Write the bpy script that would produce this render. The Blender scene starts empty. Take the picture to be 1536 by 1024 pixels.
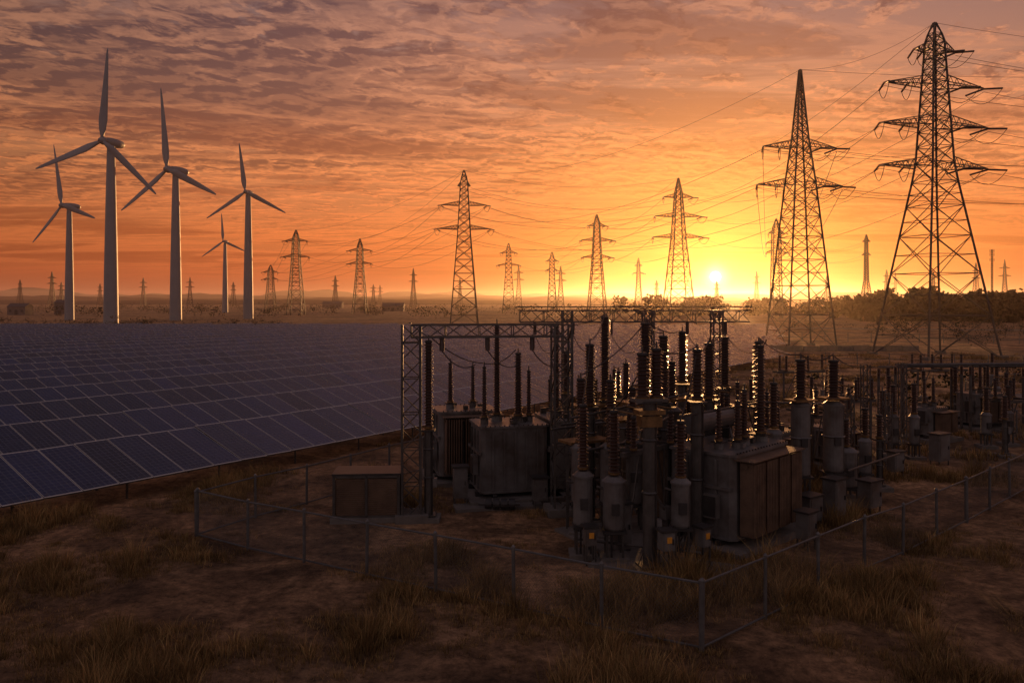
import bpy, math, random
import numpy as np
from mathutils import Matrix, Vector, noise
random.seed(7); np.random.seed(7)
D=bpy.data; scene=bpy.context.scene
def lin(c): 
    return tuple(((v/255)/12.92 if v/255<=0.04045 else (((v/255)+0.055)/1.055)**2.4) for v in c)

# ------------------------------------------------------------------ materials
def mat(name,col,rough=0.6,metal=0.0,var=0.35,scale=3.0,bump=0.0,col2=None,attr=None,spec=0.5):
    m=D.materials.new(name); m.use_nodes=True; nt=m.node_tree; N=nt.nodes; L=nt.links
    b=N['Principled BSDF']; b.inputs['Roughness'].default_value=rough; b.inputs['Metallic'].default_value=metal
    b.inputs['Specular IOR Level'].default_value=spec
    tc=N.new('ShaderNodeTexCoord')
    n=N.new('ShaderNodeTexNoise'); n.inputs['Scale'].default_value=scale; n.inputs['Detail'].default_value=5; n.inputs['Roughness'].default_value=0.65
    L.new(tc.outputs['Object'],n.inputs['Vector'])
    r=N.new('ShaderNodeValToRGB'); r.color_ramp.elements[0].position=0.32; r.color_ramp.elements[1].position=0.68
    c2=col2 if col2 else tuple(c*(1-var) for c in col)
    r.color_ramp.elements[0].color=(*c2,1); r.color_ramp.elements[1].color=(*col,1)
    L.new(n.outputs['Fac'],r.inputs['Fac'])
    out=r.outputs['Color']
    if attr:
        a=N.new('ShaderNodeAttribute'); a.attribute_name=attr
        mx=N.new('ShaderNodeMix'); mx.data_type='RGBA'; mx.blend_type='MULTIPLY'; mx.inputs[0].default_value=1
        L.new(out,mx.inputs[6]); L.new(a.outputs['Color'],mx.inputs[7]); out=mx.outputs[2]
    L.new(out,b.inputs['Base Color'])
    if bump:
        bp=N.new('ShaderNodeBump'); bp.inputs['Strength'].default_value=bump; bp.inputs['Distance'].default_value=0.05
        n2=N.new('ShaderNodeTexNoise'); n2.inputs['Scale'].default_value=scale*6; n2.inputs['Detail'].default_value=4
        L.new(tc.outputs['Object'],n2.inputs['Vector']); L.new(n2.outputs['Fac'],bp.inputs['Height']); L.new(bp.outputs['Normal'],b.inputs['Normal'])
    return m
M_STEEL=mat('galvanised_steel',(0.12,0.11,0.10),0.42,0.5,0.5,2.5)
M_PYLON=mat('pylon_steel',(0.07,0.062,0.055),0.65,0.2,0.4,0.6)
M_PAINT=mat('grey_tank_paint',(0.155,0.15,0.145),0.42,0.0,0.5,1.3,0.15,col2=(.07,.055,.045))
M_RUST=mat('rusty_radiator',(0.16,0.10,0.062),0.5,0.1,0.5,2.2,0.2)
M_PORC=mat('brown_porcelain',(0.06,0.028,0.018),0.3,0.0,0.4,2.0)
M_DARK=mat('dark_metal',(0.05,0.045,0.042),0.5,0.3,0.4,3)
M_CONC=mat('concrete',(0.17,0.15,0.13),0.9,0,0.4,2,0.3)
M_WHITE=mat('turbine_white',(0.22,0.225,0.235),0.5,0,0.15,0.2)
M_FENCE=mat('fence_steel',(0.15,0.145,0.14),0.5,0.4,0.4,4)
M_YEL=mat('yellow_marker',(0.75,0.32,0.03),0.5,0,0.3,6)
M_WIRE=mat('conductor',(0.05,0.04,0.035),0.6,0.3,0.2,1)
M_COPPER=mat('brass_flange',(0.26,0.15,0.06),0.45,0.5,0.6,5)
M_BARK=mat('bark',(0.06,0.045,0.035),0.9,0,0.4,3)
M_LEAF=mat('foliage',(0.042,0.040,0.022),0.85,0,0.6,0.3,spec=.15)
M_BRICK=mat('building_wall',(0.16,0.13,0.115),0.85,0,0.3,0.6)
M_ROOF=mat('building_roof',(0.10,0.08,0.075),0.8,0,0.4,0.6)
M_HILL=mat('hill_scrub',(0.05,0.042,0.038),0.95,0,0.5,0.01,spec=.1)
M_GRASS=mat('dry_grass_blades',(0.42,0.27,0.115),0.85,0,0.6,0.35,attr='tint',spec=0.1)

# ------------------------------------------------------------------ mesh builder
class MB:
    def __init__(s): s.v=[];s.f=[];s.m=[];s.sm=[];s.mats=[];s.M=None
    def mi(s,mt):
        if mt not in s.mats: s.mats.append(mt)
        return s.mats.index(mt)
    def add(s,vs,fs,mt,smooth=False):
        o=len(s.v)
        if s.M is not None: vs=[tuple(s.M@Vector(p)) for p in vs]
        s.v.extend(vs); k=s.mi(mt)
        for f in fs: s.f.append(tuple(i+o for i in f)); s.m.append(k); s.sm.append(smooth)
    def box(s,c,d,mt,rz=0.0):
        x,y,z=c; a,b,e=d[0]/2,d[1]/2,d[2]/2; cs,sn=math.cos(rz),math.sin(rz); vs=[]
        for dz in(-e,e):
            for dx,dy in((-a,-b),(a,-b),(a,b),(-a,b)): vs.append((x+dx*cs-dy*sn,y+dx*sn+dy*cs,z+dz))
        s.add(vs,[(3,2,1,0),(4,5,6,7),(0,1,5,4),(1,2,6,5),(2,3,7,6),(3,0,4,7)],mt)
    def rod(s,p,q,r,mt,n=4,r2=None,smooth=False,caps=True):
        p=Vector(p);q=Vector(q);d=q-p
        if d.length<1e-6: return
        d.normalize(); up=Vector((0,0,1)) if abs(d.z)<0.95 else Vector((1,0,0))
        a=d.cross(up).normalized(); b=d.cross(a); r2=r if r2 is None else r2; vs=[]
        for c,rr in((p,r),(q,r2)):
            for i in range(n):
                t=2*math.pi*(i+.5)/n; vs.append(tuple(c+a*(rr*math.cos(t))+b*(rr*math.sin(t))))
        fs=[(i,(i+1)%n,n+(i+1)%n,n+i) for i in range(n)]
        if caps: fs+= [tuple(range(n-1,-1,-1)),tuple(range(n,2*n))]
        s.add(vs,fs,mt,smooth)
    def lathe(s,x,y,prof,mt,n=14,smooth=False):
        vs=[];k=len(prof)
        for r,z in prof:
            for i in range(n):
                t=2*math.pi*i/n; vs.append((x+r*math.cos(t),y+r*math.sin(t),z))
        fs=[(j*n+i,j*n+(i+1)%n,(j+1)*n+(i+1)%n,(j+1)*n+i) for j in range(k-1) for i in range(n)]
        fs+= [tuple(range(n-1,-1,-1)),tuple(range((k-1)*n,k*n))]
        s.add(vs,fs,mt,smooth)
    def cyl(s,x,y,z0,z1,r,mt,n=16):
        e=min(0.03,r*0.2)
        s.lathe(x,y,[(r-e,z0),(r,z0+e),(r,z1-e),(r-e,z1)],mt,n)
    def insul(s,x,y,z0,z1,r,n=16,taper=1.0,flange=True):
        H=z1-z0; k=max(4,int(H/0.095)); p=H/k; prof=[]
        for i in range(k):
            f=1-(1-taper)*(i/k); rr=r*f; z=z0+i*p; big=1.0 if i%2==0 else 0.86
            prof+= [(rr*0.58,z),(rr*big,z+p*0.28),(rr*big*0.97,z+p*0.42),(rr*0.58,z+p*0.72)]
        prof.append((r*taper*0.58,z1))
        s.lathe(x,y,prof,M_PORC,n)
        if flange:
            s.cyl(x,y,z0-0.07,z0+0.02,r*0.95,M_COPPER,n); s.cyl(x,y,z1-0.01,z1+0.09,r*taper*0.75,M_DARK,n)
            s.rod((x,y,z1+.09),(x,y,z1+.26),0.025,M_STEEL,6)
    def curve(s,pts,r,mt,n=5):
        for a,b in zip(pts[:-1],pts[1:]): s.rod(a,b,r,mt,n,caps=False,smooth=True)
    def sag(s,a,b,sg,r,mt,k=12,n=4):
        a=Vector(a);b=Vector(b); s.curve([tuple(a.lerp(b,i/k)-Vector((0,0,4*sg*(i/k)*(1-i/k)))) for i in range(k+1)],r,mt,n)
    def lattice(s,p,q,w,mt,r=0.03,step=None,h=None):
        """box lattice girder between p and q"""
        p=Vector(p);q=Vector(q);d=(q-p);L=d.length;d.normalize()
        up=Vector((0,0,1)) if abs(d.z)<0.9 else Vector((math.cos(s.rz),math.sin(s.rz),0)) if hasattr(s,'rz') else Vector((1,0,0))
        a=d.cross(up).normalized(); b=a.cross(d).normalized(); h=h or w; step=step or w
        cs=[a*(w/2)*i+b*(h/2)*j for i,j in((-1,-1),(1,-1),(1,1),(-1,1))]
        for c in cs: s.rod(p+c,q+c,r*1.5,mt)
        k=max(2,int(L/step))
        for i in range(k):
            P=p+d*(L*i/k);Q=p+d*(L*(i+1)/k)
            for j in range(4):
                c0,c1=cs[j],cs[(j+1)%4]
                if (i+j)%2: c0,c1=c1,c0
                s.rod(P+c0,Q+c1,r*0.8,mt); 
                if i%2==0: s.rod(P+c0,P+c1,r*0.8,mt)
    def build(s,name,loc=None):
        me=D.meshes.new(name+'_mesh'); me.from_pydata([tuple(p) for p in s.v],[],s.f)
        for m in s.mats: me.materials.append(m)
        me.polygons.foreach_set('material_index',s.m); me.polygons.foreach_set('use_smooth',s.sm); me.update()
        o=D.objects.new(name,me); scene.collection.objects.link(o); return o

# ------------------------------------------------------------------ ground
def gh(x,y):
    r=math.hypot(x,y-20)
    a=max(0,1-r/140)
    return (noise.noise(Vector((x*.12,y*.12,0)))*0.16+noise.noise(Vector((x*.6,y*.6,3)))*0.07)*a
xs=np.concatenate([np.linspace(-5500,-300,14),np.linspace(-280,-60,23),np.linspace(-59,59,237),np.linspace(60,280,23),np.linspace(300,5500,14)])
ys=np.concatenate([np.linspace(-300,0,10),np.linspace(2,70,137),np.linspace(72,300,60),np.geomspace(310,6000,20)])
vs=[(x,y,gh(x,y)) for y in ys for x in xs]; nx=len(xs)
fs=[(j*nx+i,j*nx+i+1,(j+1)*nx+i+1,(j+1)*nx+i) for j in range(len(ys)-1) for i in range(nx-1)]
me=D.meshes.new('ground_mesh'); me.from_pydata(vs,[],fs)
g=D.objects.new('ground',me); scene.collection.objects.link(g)
m=D.materials.new('dry_ground'); m.use_nodes=True; nt=m.node_tree;N=nt.nodes;L=nt.links;b=N['Principled BSDF']
b.inputs['Roughness'].default_value=0.85; b.inputs['Specular IOR Level'].default_value=0.2
tc=N.new('ShaderNodeTexCoord')
def nz(sc,det=8,ro=.6,dist=0):
    n=N.new('ShaderNodeTexNoise'); n.inputs['Scale'].default_value=sc;n.inputs['Detail'].default_value=det;n.inputs['Roughness'].default_value=ro;n.inputs['Distortion'].default_value=dist
    L.new(tc.outputs['Object'],n.inputs['Vector']); return n.outputs['Fac']
def ramp(f,els):
    r=N.new('ShaderNodeValToRGB'); e=r.color_ramp.elements
    while len(e)<len(els): e.new(0.5)
    for q,(p,c) in zip(e,els): q.position=p;q.color=(*c,1)
    L.new(f,r.inputs['Fac']); return r.outputs['Color']
def mix(f,a,b2,mode='MIX'):
    x=N.new('ShaderNodeMix');x.data_type='RGBA';x.blend_type=mode
    if isinstance(f,(int,float)): x.inputs[0].default_value=f
    else: L.new(f,x.inputs[0])
    for s_,v_ in((6,a),(7,b2)):
        if isinstance(v_,tuple): x.inputs[s_].default_value=(*v_,1)
        else: L.new(v_,x.inputs[s_])
    return x.outputs[2]
c1=ramp(nz(.38,8,.72,.6),[(.34,(.085,.056,.036)),(.48,(.21,.138,.086)),(.62,(.45,.30,.185))])
c2=ramp(nz(3.0,8,.8),[(.34,(.3,.28,.27)),(.62,(1.5,1.4,1.3))])
c3=ramp(nz(.035,4,.6),[(.4,(.7,.7,.68)),(.6,(1.25,1.15,1.0))])
cc=mix(1,mix(1,c1,c2,'MULTIPLY'),c3,'MULTIPLY'); L.new(cc,b.inputs['Base Color'])
bp=N.new('ShaderNodeBump');bp.inputs['Strength'].default_value=1;bp.inputs['Distance'].default_value=.16
L.new(nz(4.5,8,.78),bp.inputs['Height']);L.new(bp.outputs['Normal'],b.inputs['Normal'])
me.materials.append(m)

# ------------------------------------------------------------------ dry grass
def grass(name,n_tuft,region,hmin,hmax,blades,thr,wid,seed,sprd=.13):
    rs=np.random.RandomState(seed); P=[]
    while len(P)<n_tuft:
        x=rs.uniform(region[0],region[1]); y=rs.uniform(region[2],region[3])
        if abs(x)>0.72*y+4: continue
        t=(x+16.7)*(-.82)+(y-26.2)*.573
        if t>0.8: continue
        v=noise.noise(Vector((x*.22,y*.22,9)))+.5*noise.noise(Vector((x*.8,y*.8,2)))
        inside = (x-4.06)*0.504+(y-17.14)*0.864>0 and (x-4.06)*(-.66)+(y-17.14)*.752>0
        th=thr+(0.28 if inside else 0)
        if v<th+rs.uniform(-.15,.15): continue
        P.append((x,y,gh(x,y)-.02,min(1.4,.6+max(v,-.2))*rs.uniform(.6,1.25)))
    P=np.array(P); P=np.repeat(P,blades,axis=0); n=len(P)
    az=rs.uniform(0,2*np.pi,n); rad=np.abs(rs.normal(0,sprd,n)); h=rs.uniform(hmin,hmax,n)*P[:,3]; lean=rs.uniform(.1,.75,n)*h
    la=az+rs.normal(0,.6,n); bx=P[:,0]+np.cos(az)*rad; by=P[:,1]+np.sin(az)*rad; bz=P[:,2]
    w=wid*rs.uniform(.6,1.3,n); fa=rs.uniform(0,np.pi,n); wx=np.cos(fa)*w;wy=np.sin(fa)*w
    lx=np.cos(la)*lean; ly=np.sin(la)*lean
    V=np.zeros((n,5,3))
    V[:,0]=np.stack([bx-wx,by-wy,bz],1);V[:,1]=np.stack([bx+wx,by+wy,bz],1)
    V[:,2]=np.stack([bx+lx*.35+wx*.7,by+ly*.35+wy*.7,bz+h*.6],1);V[:,3]=np.stack([bx+lx*.35-wx*.7,by+ly*.35-wy*.7,bz+h*.6],1)
    V[:,4]=np.stack([bx+lx,by+ly,bz+h],1)
    me=D.meshes.new(name+'_mesh'); me.vertices.add(n*5); me.vertices.foreach_set('co',V.ravel())
    base=(np.arange(n)*5)[:,None]; idx=(base+np.array([0,1,2,3,3,2,4])).ravel()
    me.loops.add(n*7); me.loops.foreach_set('vertex_index',idx.astype(np.int32))
    st=(np.arange(n)*7)[:,None]+np.array([0,4]); me.polygons.add(n*2)
    me.polygons.foreach_set('loop_start',st.ravel().astype(np.int32))
    me.update(calc_edges=True); me.validate()
    at=me.attributes.new('tint','FLOAT_COLOR','POINT')
    tk=np.repeat(rs.uniform(.55,1.25,n//blades),blades)
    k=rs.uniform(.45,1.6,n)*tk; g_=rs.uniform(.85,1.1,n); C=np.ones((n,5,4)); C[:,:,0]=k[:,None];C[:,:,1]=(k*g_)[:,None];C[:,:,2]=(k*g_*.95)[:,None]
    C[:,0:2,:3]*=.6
    at.data.foreach_set('color',C.ravel())
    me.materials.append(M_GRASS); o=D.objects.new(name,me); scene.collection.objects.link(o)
grass('dry_grass',12500,(-24,24,11,34),.07,.27,22,-.10,.006,1)
grass('dry_grass',1700,(-24,24,11,34),.28,.62,28,.12,.007,2)
grass('dry_grass',230,(-24,24,11,34),.45,.85,90,.2,.008,4,.22)
grass('dry_grass',7000,(-30,80,34,110),.12,.45,10,-.1,.02,3)

# ------------------------------------------------------------------ solar array
pm=D.materials.new('solar_cells'); pm.use_nodes=True; nt=pm.node_tree;N=nt.nodes;L=nt.links;b=N['Principled BSDF']
uv=N.new('ShaderNodeUVMap'); uv.uv_map='UVMap'; sp=N.new('ShaderNodeSeparateXYZ'); L.new(uv.outputs['UV'],sp.inputs[0])
def math_(op,a,b_=None,c_=None):
    x=N.new('ShaderNodeMath');x.operation=op
    for i,v in enumerate((a,b_,c_)):
        if v is None: continue
        if isinstance(v,(int,float)): x.inputs[i].default_value=v
        else: L.new(v,x.inputs[i])
    return x.outputs[0]
def edge(o,period,w):
    fr=math_('FRACT',math_('DIVIDE',o,period)); d=math_('MINIMUM',fr,math_('SUBTRACT',1,fr)); return math_('LESS_THAN',d,w/period)
PW,PL=1.30,3.60
fr=math_('MAXIMUM',edge(sp.outputs[0],PW,.022),edge(sp.outputs[1],PL,.06))
cl=math_('MAXIMUM',edge(sp.outputs[0],PW/6,.009),edge(sp.outputs[1],PL/16,.009))
tc=N.new('ShaderNodeTexCoord')
a=N.new('ShaderNodeAttribute');a.attribute_name='tint'
celln=ramp(nz(2.0,4,.7),[(.3,(.009,.016,.046)),(.7,(.018,.029,.078))])
cellc=mix(1,celln,a.outputs['Color'],'MULTIPLY')
dust=nz(.35,4,.6)
c=mix(cl,cellc,(.11,.125,.17)); c=mix(math_('MULTIPLY',dust,.10),c,(.16,.13,.10)); c=mix(fr,c,(.52,.50,.47)); L.new(c,b.inputs['Base Color'])
rr=N.new('ShaderNodeMix'); L.new(fr,rr.inputs[0]); rr.inputs[2].default_value=.2; rr.inputs[3].default_value=.4
rg=math_('ADD',rr.outputs[0],math_('MULTIPLY',nz(1.5,4,.7),.15)); L.new(rg,b.inputs['Roughness'])
b.inputs['IOR'].default_value=1.38
P0=Vector((-16.7,26.2));dv=Vector((.573,.8196));pv=Vector((-.8196,.573)); tilt=math.radians(18); pitch=7.4
rng=random.Random(3)
for k in range(26):
    B=P0+pv*(k*pitch); V=[];F=[];MI=[];UV=[];T=[]
    cols=[]; stp=PW+.025; off=rng.uniform(0,1) if k else 0
    for i in range(-60,220):
        s=i*stp+off; q=B+dv*s
        if q.y>194 or q.x<-0.72*q.y-8 or q.x>34+(q.y-98)*.34 or q.y<14: continue
        cols.append(i)
        z0=.75; jt=rng.gauss(0,.012); ja=rng.gauss(0,.010); t0,t1=0,PL
        ct,st=math.cos(tilt),math.sin(tilt); o=len(V); tp=[]
        for (u,t,jj) in((0,t0,-1),(PW,t0,1),(PW,t1,1),(0,t1,-1)):
            pp=B+dv*(s+u)+pv*(t*ct); z=z0+t*st+jj*ja*.5+(jt if t==t1 else 0); tp.append((pp.x,pp.y,z))
        V+=tp; V+=[(p[0],p[1],p[2]-.05) for p in tp]
        F+=[(o,o+1,o+2,o+3),(o+7,o+6,o+5,o+4),(o,o+4,o+5,o+1),(o+1,o+5,o+6,o+2),(o+2,o+6,o+7,o+3),(o+3,o+7,o+4,o)]
        MI+=[0,1,1,1,1,1]; tt=rng.uniform(.6,1.5); T+=[(tt,tt,tt*rng.uniform(.85,1.15),1)]*8
        for fi in range(6):
            if fi==0: UV+=[(0,0),(PW,0),(PW,PL),(0,PL)]
            else: UV+=[(0.5,.5)]*4
    if not cols: continue
    mb=MB(); i=cols[0]
    s0=cols[0]*stp+off;s1=cols[-1]*stp+off+PW
    for t in(.6,2.9):
        z=.75+t*math.sin(tilt)-.12; a3=B+dv*s0+pv*(t*math.cos(tilt)); b3=B+dv*s1+pv*(t*math.cos(tilt))
        mb.rod((a3.x,a3.y,z),(b3.x,b3.y,z),.05,M_STEEL)
        s=s0+.5
        while s<s1:
            c3=B+dv*s+pv*(t*math.cos(tilt)); mb.rod((c3.x,c3.y,-.3),(c3.x,c3.y,z),.05,M_STEEL); s+=4.0
    o=len(V); V+=mb.v; F+=[tuple(i+o for i in f) for f in mb.f]; MI+=[1]*len(mb.f); UV+=[(0.5,.5)]*sum(len(f) for f in mb.f); T+=[(1,1,1,1)]*len(mb.v)
    me=D.meshes.new('solar_row_mesh'); me.from_pydata(V,[],F); me.materials.append(pm);me.materials.append(M_STEEL)
    me.polygons.foreach_set('material_index',MI); ul=me.uv_layers.new(name='UVMap'); ul.data.foreach_set('uv',[x for u in UV for x in u])
    at=me.attributes.new('tint','FLOAT_COLOR','POINT'); at.data.foreach_set('color',[x for t in T for x in t]); me.update()
    ob=D.objects.new('solar_panel_row',me); scene.collection.objects.link(ob)

# ------------------------------------------------------------------ wind turbines
def turbine(x,y,hub,bl,yaw,angs):
    mb=MB(); r0=.037*hub+.1; 
    mb.lathe(0,0,[(r0,-1),(r0,.4),(r0*.9,hub*.3),(r0*.72,hub*.65),(r0*.52,hub-1.2),(r0*.5,hub-.9)],M_WHITE,28,True)
    ya=math.radians(yaw); R=Matrix.Rotation(ya,4,'Z'); mb.M=Matrix.Translation((0,0,hub))@R
    k=bl/27
    secs=[(-2.2,.95),(-1.6,1.25),(0,1.4),(2.2,1.35),(4.0,1.1),(4.8,.6)]; vs=[];n=14
    for yy,r in secs:
        for i in range(n):
            t=2*math.pi*i/n; vs.append((r*k*math.cos(t)*.95,yy*k,r*k*math.sin(t)))
    fs=[(j*n+i,j*n+(i+1)%n,(j+1)*n+(i+1)%n,(j+1)*n+i) for j in range(len(secs)-1) for i in range(n)]+[tuple(range(n)),tuple(range(len(vs)-n,len(vs)))]
    mb.add(vs,fs,M_WHITE,True)
    secs=[(-4.6,.12),(-4.3,.6),(-3.7,1.0),(-2.9,1.2),(-2.3,1.15)]; vs=[]
    for yy,r in secs:
        for i in range(n):
            t=2*math.pi*i/n; vs.append((r*k*math.cos(t),yy*k,r*k*math.sin(t)))
    fs=[(j*n+i,j*n+(i+1)%n,(j+1)*n+(i+1)%n,(j+1)*n+i) for j in range(len(secs)-1) for i in range(n)]+[tuple(range(n)),tuple(range(len(vs)-n,len(vs)))]
    mb.add(vs,fs,M_WHITE,True)
    for a in angs:
        a=math.radians(a); d=Vector((math.cos(a),0,math.sin(a))); e=Vector((-math.sin(a),0,math.cos(a))); w=Vector((0,-1,0))
        st=[(0,.5,.5,0),(.05,.52,.48,0),(.12,1.05,.4,.4),(.22,1.38,.3,.3),(.45,1.12,.2,.2),(.7,.8,.12,.1),(.9,.5,.06,.04),(.98,.28,.035,0),(1.0,.08,.02,0)]
        vs=[];m_=12
        for f,ch,th,tw in st:
            c=Vector((0,-3.3*k,0))+d*(f*bl)+w*(f*f*.6*k)+e*(ch*k*.12)
            for i in range(m_):
                t=2*math.pi*i/m_; cx=ch*k*math.cos(t); ct=th*k*math.sin(t)
                vs.append(tuple(c+e*(cx*math.cos(tw)-ct*math.sin(tw))+w*(cx*math.sin(tw)+ct*math.cos(tw))))
        fs=[(j*m_+i,j*m_+(i+1)%m_,(j+1)*m_+(i+1)%m_,(j+1)*m_+i) for j in range(len(st)-1) for i in range(m_)]+[tuple(range(len(vs)-m_,len(vs)))]
        mb.add(vs,fs,M_WHITE,True)
    o=mb.build('wind_turbine'); o.location=(x,y,0)
turbine(-121.8,243,55.3,27.3,-20,[84,195,321])
turbine(-124.0,295,55.2,30,-31,[95,207,338])
turbine(-166,300,42.7,23.5,-32,[101,214,345])
turbine(-105.5,320,50.5,19.5,-10,[97,212,333])
turbine(-170,474,42.2,16.5,-12,[93,213,337])

# ------------------------------------------------------------------ pylons
def pylon(x,y,rot,h,bw,arms,wz,ww,tw=None,tk=1.0,ins=True,name='transmission_pylon',peakw=.25,dens=.72):
    mb=MB(); tw=tw or ww*.62; top_arm=max(a[0] for a in arms); ct=top_arm+1.6
    def W(z):
        P=[(0,bw),(wz,ww),(ct,tw),(h,peakw)]
        for (z0,w0),(z1,w1) in zip(P[:-1],P[1:]):
            if z<=z1: return w0+(w1-w0)*(z-z0)/(z1-z0)
        return .25
    cn=((-1,-1),(1,-1),(1,1),(-1,1))
    def C(z,j): w=W(z)/2; return (cn[j][0]*w,cn[j][1]*w,z)
    zs=[0]; 
    while zs[-1]<h-1.0:
        z=zs[-1]; st=max(1.1,min(W(z)*dens,5.5)); zs.append(z+st)
    zs[-1]=h
    for i in range(len(zs)-1):
        z0,z1=zs[i],zs[i+1]
        for j in range(4):
            k=(j+1)%4
            mb.rod(C(z0,j),C(z1,j),.14*tk,M_PYLON,caps=False)
            mb.rod(C(z0,j),C(z1,k),.07*tk,M_PYLON,3,caps=False); mb.rod(C(z0,k),C(z1,j),.07*tk,M_PYLON,3,caps=False)
            mb.rod(C(z1,j),C(z1,k),.06*tk,M_PYLON,3,caps=False)
            if W(z0)>4:
                a=Vector(C(z0,j));b_=Vector(C(z0,k));c=Vector(C(z1,j));d=Vector(C(z1,k)); mm=(a+b_+c+d)/4
                mb.rod((a+c)/2,mm,.05*tk,M_PYLON,3,caps=False); mb.rod((b_+d)/2,mm,.05*tk,M_PYLON,3,caps=False)
    if tk<1.3:
        for j in range(4): c=C(0,j); mb.box((c[0],c[1],.1),(1,1,.6),M_CONC)
    tips=[]
    for z,hs in arms:
        for sg in(-1,1):
            tip=Vector((sg*hs,0,z+.15)); w0=W(z)/2;w1=W(z+1.3)/2
            lo=[Vector((sg*w0,q*w0,z)) for q in(-1,1)]; hi=[Vector((sg*w1,q*w1,z+1.3)) for q in(-1,1)]
            for c in lo: mb.rod(c,tip,.085*tk,M_PYLON,caps=False)
            for c in hi: mb.rod(c,tip,.075*tk,M_PYLON,caps=False)
            n=max(3,int(hs/1.1))
            for i in range(n):
                f=i/n;f2=(i+.5)/n
                for q in(0,1):
                    mb.rod(lo[q].lerp(tip,f),hi[q].lerp(tip,f2),.05*tk,M_PYLON,3,caps=False); mb.rod(hi[q].lerp(tip,f2),lo[q].lerp(tip,min(1,f+1/n)),.05*tk,M_PYLON,3,caps=False)
                mb.rod(lo[0].lerp(tip,f),lo[1].lerp(tip,min(1,f+1/n)),.045*tk,M_PYLON,3,caps=False)
            if ins and hs>3:
                for fx in ((1,.55) if tk<1.3 else (1,)):
                    tp=Vector((tip.x*fx,0,tip.z-.1)); pts=[]
                    for q in(-1,1):
                        e=tp+Vector((q*.9*sg*-1,q*2.2,-.4)); mb.rod(tp,e,.13*tk,M_PORC,6,caps=False); pts.append(e)
                    A,B_=pts; mb.curve([tuple(A.lerp(B_,i/8)-Vector((0,0,4*1.6*(i/8)*(1-i/8)))) for i in range(9)],.045*tk,M_WIRE,3)
            tips.append((tip,))
    o=mb.build(name); o.location=(x,y,0); o.rotation_euler[2]=math.radians(rot)
    Mw=Matrix.Translation((x,y,0))@Matrix.Rotation(math.radians(rot),4,'Z')
    return dict(t=[Mw@t[0] for t in tips],top=Mw@Vector((0,0,h)),arms=arms)
A3=[(25.0,8.3),(30.5,8.3),(35.8,7.6),(40.4,3.2)]
P1=pylon(56,106,12,44.2,10.8,A3,25,3.3,1.6,.98,dens=.66)
P2=pylon(46.1,128,8,44.3,8.0,[(25.7,7.3),(31.8,6.3)],26,3.5,1.9,1.05,dens=.65)
P3=pylon(-15,250,5,48,8.6,[(29.6,8.4),(37.0,7.2),(43,2.0)],28,4.0,2.2,1.35)
P4=pylon(52,250,6,45.6,8.8,[(27,8.2),(33.5,7.6),(39.5,4.8)],26,3.8,1.9,1.35)
P5=pylon(35,330,4,42.7,7.6,[(25,6),(32,6.6),(38,3.5)],24,3.6,2.1,1.6)
P6=pylon(-108,400,0,42.5,7.5,[(29,6.5),(37,5.5)],26,3.8,2.8,1.7)
P7=pylon(-81.7,430,0,40.5,7.5,[(27,6),(34,6)],24,3.6,2.8,1.7)
P8=pylon(-1.9,450,0,39.4,7,[(27,6),(34,4)],24,3.4,2.4,1.7)
P9=pylon(25,500,0,37.5,6,[(26,3.5),(32,3.2)],20,3.4,2.6,1.9)
P10=pylon(109,330,0,41,4.2,[(27,4.2),(31,4.2),(35,3.2)],20,3.4,2.8,1.5)
P11=pylon(186,420,0,41.8,6.5,[(31,2.5),(38,2.2)],18,1.8,1.2,1.7)
P12=pylon(-169,560,0,32,7,[(22,5),(27,5)],18,4,3,1.8)
P13=pylon(98,620,0,40,6,[(28,4.5),(34,3)],22,3,2,2.0)
PR=pylon(140,118,20,44.4,11,A3,25,4.0,1.9)
for i,(px,Y,h) in enumerate([(285,900,33),(215,950,34),(30,1000,33),(78,800,36),(92,1000,30),(503,900,35),(560,1000,27),(570,1200,30),(620,820,40),(778,700,38),(841,650,35),(1135,900,40),(1240,1000,38),(1330,800,38),(1343,1000,42),(1464,700,40),(1507,700,43),(150,1100,30),(690,1100,38),(1075,1000,32),(350,1000,30),(985,900,30),(1400,800,36)]):
    pylon((px-768)*Y/1200,Y,rng.uniform(-30,30),h,6.0,[(h*.66,5),(h*.82,4.2)],h*.55,2.6,1.6,1.9,False)
mb=MB(); mb.lattice((0,0,-.5),(0,0,36),.7,M_PYLON,.08,1.2); 
for z in(30,33,35): mb.rod((-1.2,0,z),(1.2,0,z),.06,M_PYLON); mb.rod((1.2,0,z-.8),(1.2,0,z+1),.12,M_PYLON,6); mb.rod((-1.2,0,z-.8),(-1.2,0,z+1),.12,M_PYLON,6)
o=mb.build('communication_mast'); o.location=(270,450,0)
def span(A,B,sg,r=.03):
    mb=MB(); n=min(len(A['t']),len(B['t']))
    for i in range(n): mb.sag(A['t'][i]-Vector((0,0,.5)),B['t'][i]-Vector((0,0,.5)),sg,r,M_WIRE,20,3)
    mb.sag(A['top'],B['top'],sg*.8,r*.8,M_WIRE,20,3); mb.build('power_line')
span(P1,PR,3,.035); span(P1,P4,6,.035); span(P2,P3,8,.035); span(P4,P5,4,.045); span(P3,P6,6,.05); span(P3,P7,6,.05)
span(P4,P3,5,.045); span(P5,P8,4,.05); span(P2,P10,5,.045); span(P1,P2,2,.03); span(P5,P9,3,.05); span(P6,P12,4,.06); span(P10,P11,4,.05); span(P2,PR,3,.035)
span(P7,P12,4,.06)

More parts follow.
